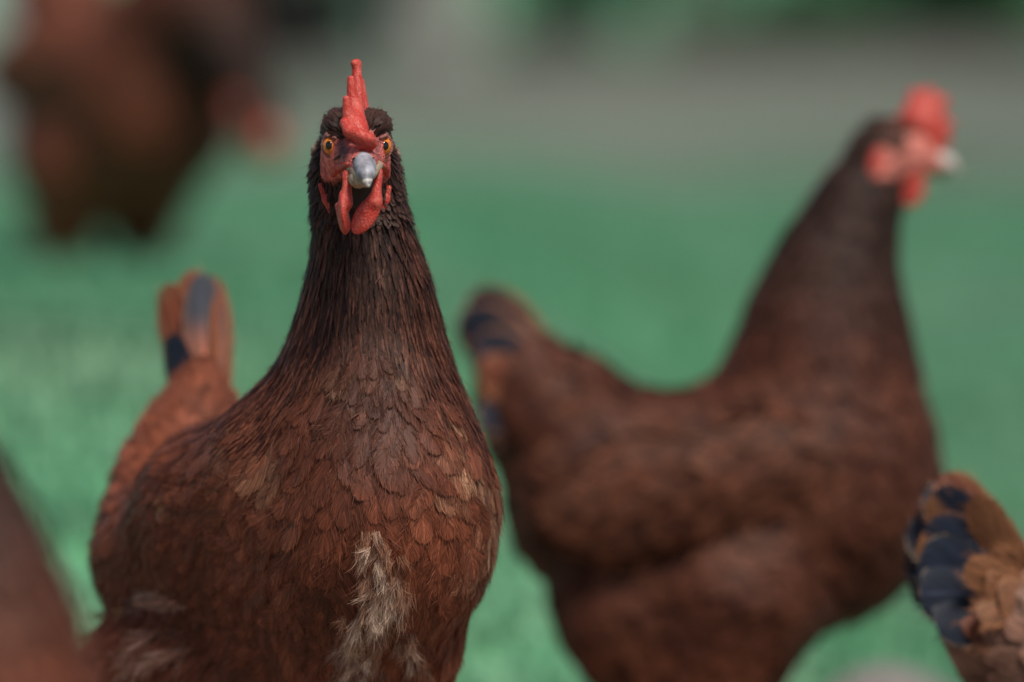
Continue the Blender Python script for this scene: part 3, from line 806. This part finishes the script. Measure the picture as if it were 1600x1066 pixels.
    def zone(p):
        x, y = to_px(p); z = np.full(len(p), 3)             # 3 = breast and body
        z[(y < cape_y(x)) & (p[:, 1] < 3.42)] = 2           # hackle
        back = (p[:, 1] > 3.255) & (y < 690) & (x > 370); z[back] = 2
        z[(y < 335) & (p[:, 1] < 3.30)] = 1
        inw = np.linalg.norm(((p - wing[1]) @ wing[3]) / (wing[2] * np.array([1.0, 1.5, 1.0])), axis=1) < 1.1
        z[(z == 3) & inw & (p[:, 1] > 3.27)] = 4
        z[(z == 3) & ((p[:, 1] > 3.40) | ((x < 330) & (y < 800) & (p[:, 1] > 3.37)))] = 5
        return z
    pale_and_lit_spots = ((703, 688, 11, 1.0), (694, 655, 8, .7), (286, 775, 7, 1.0), (372, 690, 10, .3), (655, 745, 14, .3), (628, 540, 12, .25), (752, 850, 14, .25), (545, 560, 12, .22), (768, 790, 18, .4), (742, 735, 16, .35), (440, 700, 22, .25), (735, 860, 14, .25))  # pale feathers, plus light on shoulder and right breast put into the colour
    def body_col(p, sdv):
        x, y = to_px(p)
        c = RUST * (0.80 + 0.42 * sdv + 0.22 * blotch(p))[:, None].clip(.4, 1.7)
        dk = 0.95 * np.exp(-(((x - 572) / 100) ** 2 + ((y - 560) / 130) ** 2))          # the darker bib under the neck
        c = c * (1 - dk[:, None]) + (RUST * .25 + DARK * .6) * dk[:, None]
        for (cx, cy, r, k) in pale_and_lit_spots:
            g_ = (k * np.exp(-(((x - cx) / r) ** 2 + ((y + 14 - cy) / (r * 1.3)) ** 2)) * (p[:, 1] < 3.42))[:, None]
            c = c * (1 - g_) + np.array([.42, .25, .15]) * g_
        return c
    def hack_col(p, sdv):
        x, y = to_px(p)
        t = sm(y, 330, 640) * 0.5 + 0.35 * sm(np.abs(x - 572) / (60 + (y - 330).clip(0) * .3), .55, 1.1)
        c = DARK * (1 - t[:, None]) + RUST * .75 * t[:, None]
        return c * (0.5 + 1.0 * sdv ** 2)[:, None]
    def hackle_cf(roots, seed, fuv):
        b = hack_col(roots, seed); u = np.abs(fuv[..., 0]); v = fuv[..., 1]
        edge = lerp(b[:, None, None, :] * np.ones(u.shape + (1,)), b[:, None, None, :] * 1.2 + np.array([.05, .021, .012]) * seed[:, None, None, None], sm(np.abs(u - .45), .0, .35) * sm(v, .3, .7))
        return edge
    head_col = lambda p, s: DARK * (0.9 + 0.9 * s)[:, None]
    def bald(p):
        x, y = to_px(p)
        return (oval(x, y, 512, 231, 17, 24) | oval(x, y, 604, 231, 14, 25) | oval(x, y, 518, 262, 20, 14) | oval(x, y, 600, 262, 15, 15) | oval(x, y, 563, 226, 20, 22)) & front(p)
    bare = lambda p: red_mask(p) | throat_mask(p)
    allt = []
    def bib(p):
        x, y = to_px(p); return np.exp(-(((x - 572) / 110) ** 2 + ((y - 545) / 95) ** 2)) * (p[:, 1] < 3.26)
    def plant(nm, keep, sp, L, Wd, prof, cf, mat, off1=0.004, rows=9, cols=5, jit=.16, off0=-0.001, wisps=0, camber=.1, drop=False):
        P = poisson(V, F, prims, sp if callable(sp) else const(sp), rng, keep)
        if drop:                                  # keep the eyes and the bare skin free
            g1 = P + flow(P) * .0040; g2 = P + flow(P) * .0080
            P = P[~(bald(P) | bald(g1) | bald(g2))]
        v, f, a, tips = grow(prims, flow, P, L, Wd, off0, off1, prof, cf, rng, rows, cols, jit, camber)
        o = mk(nm, v, f, mat, root, a)
        if wisps: allt.append((tips, wisps))
        return o, P
    inf = lambda p: p[:, 2] > 0.10
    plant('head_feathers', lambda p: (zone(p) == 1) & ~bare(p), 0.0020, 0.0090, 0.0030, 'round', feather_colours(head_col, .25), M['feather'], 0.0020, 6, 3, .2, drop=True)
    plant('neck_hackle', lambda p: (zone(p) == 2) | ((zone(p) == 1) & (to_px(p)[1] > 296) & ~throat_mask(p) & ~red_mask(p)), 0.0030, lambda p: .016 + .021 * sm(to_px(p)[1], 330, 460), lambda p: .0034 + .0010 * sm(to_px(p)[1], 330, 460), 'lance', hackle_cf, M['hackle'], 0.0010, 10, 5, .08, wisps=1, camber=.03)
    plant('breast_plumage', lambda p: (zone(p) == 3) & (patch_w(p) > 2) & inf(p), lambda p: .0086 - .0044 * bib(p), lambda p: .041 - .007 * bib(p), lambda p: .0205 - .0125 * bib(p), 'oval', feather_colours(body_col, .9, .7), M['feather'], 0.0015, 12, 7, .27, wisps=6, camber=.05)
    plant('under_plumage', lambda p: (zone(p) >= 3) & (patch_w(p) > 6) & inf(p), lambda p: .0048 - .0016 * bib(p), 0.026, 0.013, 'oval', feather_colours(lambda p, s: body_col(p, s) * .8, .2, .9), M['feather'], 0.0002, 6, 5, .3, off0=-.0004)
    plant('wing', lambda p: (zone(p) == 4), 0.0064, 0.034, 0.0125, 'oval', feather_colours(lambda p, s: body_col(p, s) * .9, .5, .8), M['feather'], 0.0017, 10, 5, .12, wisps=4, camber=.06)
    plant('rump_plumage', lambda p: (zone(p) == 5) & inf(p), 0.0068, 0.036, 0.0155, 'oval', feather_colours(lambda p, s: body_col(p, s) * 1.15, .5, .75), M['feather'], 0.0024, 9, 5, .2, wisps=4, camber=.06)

    # ---- loose barbs at the feather tips, bristles on the head, pale down
    SV = []
    for (p, d, n, c, _, _), k in allt:
        r = np.repeat(np.arange(len(p)), k); m = len(r)
        s = np.cross(n[r], d[r])
        P = p[r] - d[r] * (rng.random((m, 1)) * .008) + s * rng.normal(0, .0035, (m, 1)) + n[r] * .0002
        D = unit(d[r] + s * rng.normal(0, .45, (m, 1)) + n[r] * rng.normal(.05, .12, (m, 1)))
        SV.append(strands(P, D, n[r], 0.0055, 0.00020, c[r] * (1.1 + .9 * rng.random((m, 1))), rng, .4))
    for (p, d, n, c, G_, C_), k in allt:
        if k < 3: continue
        nf, rows, cols, _ = G_.shape; per = k * 8
        r = np.repeat(np.arange(nf), per); m = len(r); sd_ = np.where(rng.random(m) < .5, -1.0, 1.0)
        j = np.clip((rows - 2) * (.35 + .65 * rng.random(m) ** .7), 0, rows - 2).astype(int); cm = cols // 2
        ax = unit(G_[r, j + 1, cm] - G_[r, j, cm]); wv = (G_[r, j, -1] - G_[r, j, 0]) / 2
        inn = rng.uniform(.35, .8, (m, 1)); P = G_[r, j, cm] + sd_[:, None] * wv * inn + n[r] * .0002
        near_tip = (j / (rows - 2))[:, None]
        D = unit(ax * (.75 + .6 * near_tip) + sd_[:, None] * unit(wv) * (.65 - .4 * near_tip) + rng.normal(0, .10, (m, 3)) + n[r] * .03)
        cc = C_[r, j, np.where(sd_ > 0, cols - 2, 1)] * rng.uniform(.75, 1.5, (m, 1))
        SV.append(strands(P, D, n[r], .0078, .00022, cc, rng, .22, 3))
    P = poisson(V, F, prims, const(.0019), rng, lambda p: (zone(p) == 1) & ~throat_mask(p) & ~bald(p + flow(p) * .004) & ~bald(p))
    P, n = project(P, prims, np.full(len(P), .0012)); d = flow(P); d = unit(d - n * (d * n).sum(1, keepdims=True) + n * .10 + rng.normal(0, .16, P.shape))
    SV.append(strands(P, d, n, .0065, .00022, DARK * (1 + 2.5 * rng.random((len(P), 1)) ** 3), rng, .5))
    v, f, a = join(SV); mk('loose_barbs', v, f, M['strand'], root, a)
    def down(nm, keep, sp, cols_, per, length, lift, label, spread=.0016):
        C = poisson(V, F, prims, const(sp), rng, keep); C, n = project(C, prims, np.full(len(C), .0005)); d = flow(C)
        d = unit(d - n * (d * n).sum(1, keepdims=True) + n * lift + rng.normal(0, .28, C.shape))
        r = np.repeat(np.arange(len(C)), per); m = len(r); s = np.cross(n[r], d[r]); o = rng.normal(0, 1, (m, 2)) * spread
        P = C[r] + s * o[:, :1] + d[r] * o[:, 1:]
        D = unit(d[r] - s * o[:, :1] * 60 + rng.normal(0, .12, (m, 3)))
        k = rng.random((len(C), 1)) ** .8; k = k * np.clip((3 - patch_w(C)) / 22, .08, 1)[:, None] if 'breast' in nm else k; cc = cols_[0] * (1 - k) + cols_[1] * k
        cc = cc[r] * (.6 + .7 * rng.random((m, 1)))
        v, f, a = strands(P, D, n[r], length, .00026, cc, rng, .45, 5); o_ = mk(nm, v, f, M['strand'], root, a)
        if label: o_['label'] = label
        return o_
    down('breast_down', lambda p: (patch_w(p) < 3) & (np.sin(p @ np.array([310., 90, 170])) + np.sin(p @ np.array([-190., 60, 330]) + 1) > -1.35), .0034, (np.array([.24, .095, .048]), np.array([.98, .76, .59])), 60, .0100, .24, 'ragged cream and tan down showing through the breast feathers')
    def tuft(p):
        x, y = to_px(p); return (oval(x, y, 262, 1000, 52, 17) | oval(x, y, 225, 1020, 30, 18)) & (p[:, 1] < 3.42)
    down('thigh_down', tuft, .0045, (np.array([.28, .14, .09]), np.array([.52, .33, .26])), 30, .017, .25, 'pale pinkish down sticking out under the wing')
    down('fluff', lambda p: (lambda x, y: (x < 330) & (y > 955) & (p[:, 1] > 3.3))(*to_px(p)), .0052, (RUST * .8, RUST * 1.5), 16, .02, .35, None, .003)

    # ---- wing tip feathers and tail
    wn = np.array([-.35, -.85, .3])
    def q(nm, b, t, nrm, wd, bend, cf, sway=0.0):
        B = W(*b); T = W(*t); v, f, a = quill(B, T - B, nrm, float(np.linalg.norm(T - B)), wd, bend, cf, rng, sway=sway, barbs=40)
        return mk(nm, v, f, M['quill'], root, a)
    plainq = lambda c, e: brown_quill(np.array(c), np.array(e))
    def tip(nm, b, t, wd, lift, cf):
        (B, n1), (T, n2) = hit(*b), hit(*t); T = T + n2 * lift; B = B - n1 * .002
        v, f, a = quill(B, T - B, unit(n1 + n2), float(np.linalg.norm(T - B)), wd, -.1, cf, rng, barbs=60); mk(nm, v, f, M['quill'], root, a)
    tip('flight_feather', (318, 922), (236, 930), .016, .004, plainq((.17, .075, .05), (.27, .15, .105)))
    tip('flight_feather', (306, 940), (212, 948), .015, .006, plainq((.20, .10, .075), (.33, .21, .165)))
    tip('flight_feather', (280, 958), (205, 960), .010, .004, plainq(NAVY, NAVY * 1.3))
    tip('flight_feather', (240, 963), (186, 963), .007, .005, plainq((.36, .17, .05), (.48, .26, .10)))
    q('tail_feather', (322, 690, 3.468), (317, 412, 3.522), (.1, -1, .3), .028, -.1, navy_edge(.7, TAN * .5, RUST * 1.3, .5, .75))
    q('tail_feather', (338, 690, 3.480), (346, 420, 3.535), (.75, -.7, .2), .034, -.1, plainq(RUST * 1.5, TAN * .8))
    q('tail_feather', (345, 690, 3.475), (356, 450, 3.52), (.9, -.5, .1), .026, -.1, plainq(RUST * 1.4, TAN * .8))
    q('tail_feather', (304, 690, 3.485), (284, 446, 3.54), (-.6, -.8, .2), .034, .3, plainq(RUST * 1.3, TAN * .8))
    q('tail_feather', (314, 690, 3.482), (303, 420, 3.542), (-.4, -.9, .2), .032, .1, plainq(RUST * 1.4, TAN * .7))
    q('tail_feather', (300, 690, 3.466), (277, 522, 3.505), (-.7, -.7, .2), .026, .2, navy_edge(.85, RUST, RUST))
    q('tail_feather', (310, 700, 3.458), (296, 575, 3.478), (-.3, -.9, .3), .034, .2, plainq(RUST * 1.2, RUST * 1.6))
    q('tail_feather', (335, 700, 3.458), (335, 590, 3.474), (.3, -.9, .3), .034, .1, plainq(RUST * 1.3, RUST * 1.8))

    # ---- comb, wattles, ear lobes, gape
    def part(nm, pr, mat, vox, par=root, label=None):
        v, f = surface_nets(pr, vox, 0.004); o = mk(nm, v, f, mat, par)
        if label: o['label'] = label
        return o
    comb = chain([W(566, 222, 3.172), W(556, 203, 3.180), W(558, 190, 3.200), W(562, 186, 3.225)], [.0036, .0050, .0050, .0040], .004)
    comb += [cone(W(546, 192, 3.181), W(541, 155, 3.180), .0042, .0020, .004), cone(W(553, 186, 3.193), W(548, 124, 3.193), .0044, .0021, .004),
             cone(W(560, 182, 3.206), W(557, 100, 3.212), .0046, .0024, .004), cone(W(557, 100, 3.212), W(553, 99, 3.210), .0024, .0018, .002), cone(W(564, 184, 3.22), W(564, 128, 3.235), .0055, .0020, .004),
             cone(W(559, 205, 3.180), W(556, 158, 3.196), .0058, .0032, .004)]
    comb += chain([W(539, 192, 3.174), W(546, 205, 3.167), W(562, 211, 3.1625), W(576, 217, 3.1615), W(583, 225, 3.165)], [.0030, .0036, .0034, .0034, .0026], .0010)
    comb += [cone(W(564, 228, 3.166), W(578, 231, 3.167), .0026, .0022, .002)]
    part('comb', comb, M['comb'], .0008)
    part('wattle', [ell(W(537, 334, 3.168), (.0027, .009, .0118), rotm('Y', -5), .003), cone(W(541, 272, 3.168), W(543, 318, 3.165), .0022, .0030, .004), cone(W(528, 322, 3.17), W(540, 352, 3.168), .0016, .0030, .003)], M['comb'], .0008)
    part('wattle', [ell(W(572, 336, 3.166), (.0062, .0024, .0125), rotm('Y', 33), .003), cone(W(592, 268, 3.168), W(586, 315, 3.165), .0022, .0030, .004)], M['comb'], .0008)
    def strip(nm, pts, r, mat, sink=.3, label=None):
        H = [hit(*p_) for p_ in pts]; c = [p_ - n_2 * r * sink for p_, n_2 in H]
        return part(nm, chain(c, [r * .7] + [r] * (len(c) - 2) + [r * .7], .002), mat, .0009, root, label)
    strip('ear_lobe', [(500, 290), (509, 312), (517, 334)], .0024, M['comb']); strip('ear_lobe', [(609, 294), (604, 312), (599, 328)], .0022, M['comb'])
    strip('gape', [(519, 274), (527, 263), (543, 257)], .0026, M['comb']); strip('gape', [(606, 274), (603, 264), (594, 257)], .0026, M['comb'])
    strip('ear_tuft', [(489, 216), (485, 230), (484, 240)], .0018, M['pale_lobe'], -.6); strip('ear_tuft', [(622, 226), (625, 238), (626, 246)], .0016, M['pale_lobe'], -.6)
    strip('brow', [(499, 213), (512, 211), (524, 216)], .0013, M['lid'], 0); strip('brow', [(594, 216), (603, 211), (612, 213)], .0012, M['lid'], 0)
    # ---- eyes
    for (ex, ey_, ax) in ((513, 228, (-.42, -.9, 0.02)), (603.5, 228, (.46, -.88, 0.02))):
        p, n = hit(ex, ey_); r = .0059; c = p - n * .0030; ax = unit(np.array(ax))
        eye = part('eye', [ell(c, (r, r, r))], M['iris'], .0007)
        e1 = unit(np.cross(ax, [0, 0, 1.0])); Ra = np.stack([e1, ax, np.cross(e1, ax)], 1)
        part('pupil', [ell(c + ax * r * .86, (.0023, .0010, .0026), Ra)], M['pupil'], .0004, eye)
        v, f = torus(c + ax * .0016, ax, .0058, .0011, squash=1.08); mk('eyelid', v, f, M['lid'], root)
    # ---- beak
    ub = part('upper_beak', chain([W(566, 238, 3.172), W(568, 252, 3.161), W(572, 272, 3.147), W(575, 286, 3.143)], [.0028, .0038, .0034, .0020], .003) +
              [cone(W(563, 254, 3.169), W(569, 271, 3.152), .0052, .0040, .004), cone(W(575, 254, 3.169), W(574, 271, 3.151), .0048, .0038, .004)], M['beak'], .0007)
    part('beak_edge', [cone(W(547, 259, 3.1735), W(563, 277, 3.152), .0032, .0026, .003)], M['beak_edge'], .0007, ub); part('beak_edge', [cone(W(590, 259, 3.1735), W(580, 275, 3.151), .0030, .0024, .003)], M['beak_edge'], .0007, ub)
    part('beak_edge', [cone(W(558, 248, 3.169), W(563, 243, 3.169), .0028, .0026, .002)], M['beak_edge'], .0007, ub)
    part('beak_tip', [cone(W(573.5, 284, 3.1428), W(575.5, 290, 3.1420), .0018, .0011, .002), cone(W(570, 284, 3.1438), W(578, 282, 3.1438), .0014, .0014, .0015)], M['beak_tip'], .0006, ub, 'chipped white tip of the beak')
    part('nostril', [ell(W(556, 250, 3.1612), (.0022, .0014, .0013), rotm('Y', 25))], M['pupil'], .0005, ub); part('nostril', [ell(W(580, 249, 3.1612), (.0018, .0014, .0012), rotm('Y', -25))], M['pupil'], .0005, ub)
    part('lower_beak', chain([W(546, 277, 3.172), W(560, 281, 3.160), W(571, 285, 3.150)], [.0034, .0042, .0028], .003), M['beak_edge'], .0007)
    # ---- legs
    for (kx, ky, kd) in ((612, 1180, 3.30), (430, 1190, 3.34)):
        kn = W(kx, ky, kd); an = np.array([kn[0] + .004, kn[1] - .008, .016]); lg = [cone(kn, an, .0075, .006, .004)]
        for t in (-28, 0, 28):
            dv = np.array([math.sin(math.radians(t + 25)), -math.cos(math.radians(t + 25)), 0]); ln = .055 if t == 0 else .045
            lg += chain([an, an + dv * ln * .55 + np.array([0, 0, -.009]), an + dv * ln + np.array([0, 0, -.013])], [.0055, .005, .0025], .004)
        lg.append(cone(an, an + np.array([-.01, .022, -.012]), .005, .0025, .004))
        part('leg', lg, M['shank'], .002)
    return root

M['lid'] = flesh_material('eyelid_skin', scale=900, bump=.6, rough=.5, c1=(.20, .07, .06, 1), c2=(.42, .20, .17, 1))

# ------------------------------------------------------------------ build
build_ground(); build_grass()
build_main_hen()
G = 'brown hens on the grass'
rx = W(1130, 0, 3.85)[0]
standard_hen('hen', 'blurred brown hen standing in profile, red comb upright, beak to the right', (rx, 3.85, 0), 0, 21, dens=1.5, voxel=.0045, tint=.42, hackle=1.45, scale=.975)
standard_hen('hen', 'hen with dark blue fanned tail feathers edged in tan, body cut off by frame', (W(1580, 0, 3.42)[0] + .163, 3.42, -.085), 0, 22, body_pitch=14, sit=True, dens=1.6, base=np.array([.20, .105, .075]),
             feather_mat='feather', tint=1.0, tail=[(112, 0.0, .10, .034, 'e'), (120, -.012, .10, .036, 'h'), (118, .012, .1, .04, 'N'), (136, -.026, .092, .046, 'h'), (136, .02, .095, .046, 'N'),
             (150, -.032, .088, .048, 'N'), (150, .03, .09, .048, 'N'), (166, -.038, .085, .046, 'N'), (166, .036, .085, .046, 'N'), (182, -.042, .078, .044, 'N'), (182, .04, .075, .044, 'N'), (196, -.044, .062, .04, 'e'), (143, -.055, .062, .024, 'c'), (158, -.058, .045, .036, 'c'), (186, -.062, .052, .022, 'c'), (128, -.05, .052, .034, 'c'), (107, -.03, .084, .026, 'c'), (171, -.064, .036, .03, 'c'), (114, -.048, .044, .03, 'c')])
standard_hen('hen', 'close out-of-focus brown hen sloping across the lower left corner', (-.195, 2.5, -.084), 180, 23, body_pitch=6, sit=True, scale=.9, tint=.85, hackle=1.5, tail=[(186, 0, .07, .036, 'e'), (192, -.015, .075, .036, 'e'), (192, .015, .075, .036, 'e'), (200, -.025, .07, .036, 'e'), (200, .025, .07, .036, 'e')])
fx = W(166, 0, 6.0)[0]
standard_hen('hen', 'very blurred dark hen bending down on the grass bank', (fx, 6.0, float(ground_z(fx, 6.0))), -55, 24, neck_bend=-82, neck_twist=0, body_pitch=-16, tint=.74, hackle=.9, scale=1.07)
st = [ell((0, 0, .02), (.05, .045, .042), rotm('Y', 8), .02), ell((.03, .02, .012), (.04, .04, .035), None, .02), ell((-.035, -.01, .008), (.035, .04, .03), None, .02)]
v, f = surface_nets(st, .006); o = make_mesh('stone', v, f, M['stone']); sp = W(1385, 1075, 4.2); o.location = (sp[0], 4.2, 0.0); o.scale = (.75, .7, .62)
tag(o, 'low pale grey stone lying in the grass', 'stone')
build_shrub('shrub', 'leafy shrub left of the grey tree trunk, coloured almost black for hedge shade', -.78, 19.4, 1.5, .46, (.006, .010, .008), (.014, .018, .014), 31, 5000, trunk=.1, sink=.9)  # shade under the hedge is put into these near-black leaf colours
build_shrub('shrub', 'dark green shrub just right of the grey tree trunk', .62, 21.3, 1.7, .66, (.022, .075, .032), (.045, .125, .052), 32, 5000, trunk=.1, sink=.9)
build_shrub('shrub', 'mid green shrub at the right end of the row', 1.75, 21.8, 1.6, .7, (.05, .15, .06), (.09, .23, .095), 33, 5000, trunk=.1, sink=.9)
build_shrub('tree', 'grey barked tree between the shade-black and the green shrub', -.28, 20.2, 5.5, 1.6, (.02, .06, .025), (.05, .12, .05), 34, 6000, 'tree', None, .5, .15, .12)

px_ = W(8, 0, 12.0)[0]; pz = float(ground_z(px_, 12.0))
m_ = []
v, f = surface_nets([cone((0, 0, -.1), (.01, 0, 1.15), .052, .046, .01), ell((.012, 0, 1.16), (.05, .05, .03), None, .01)], .012)
o = make_mesh('post', v, f, plain_material('weathered_wood', (.30, .30, .29), (.42, .42, .40), 14, .9, .6, .006)); o.location = (px_, 12.0, pz)
tag(o, 'pale weathered wooden post at the left edge behind the bending hen', 'post')
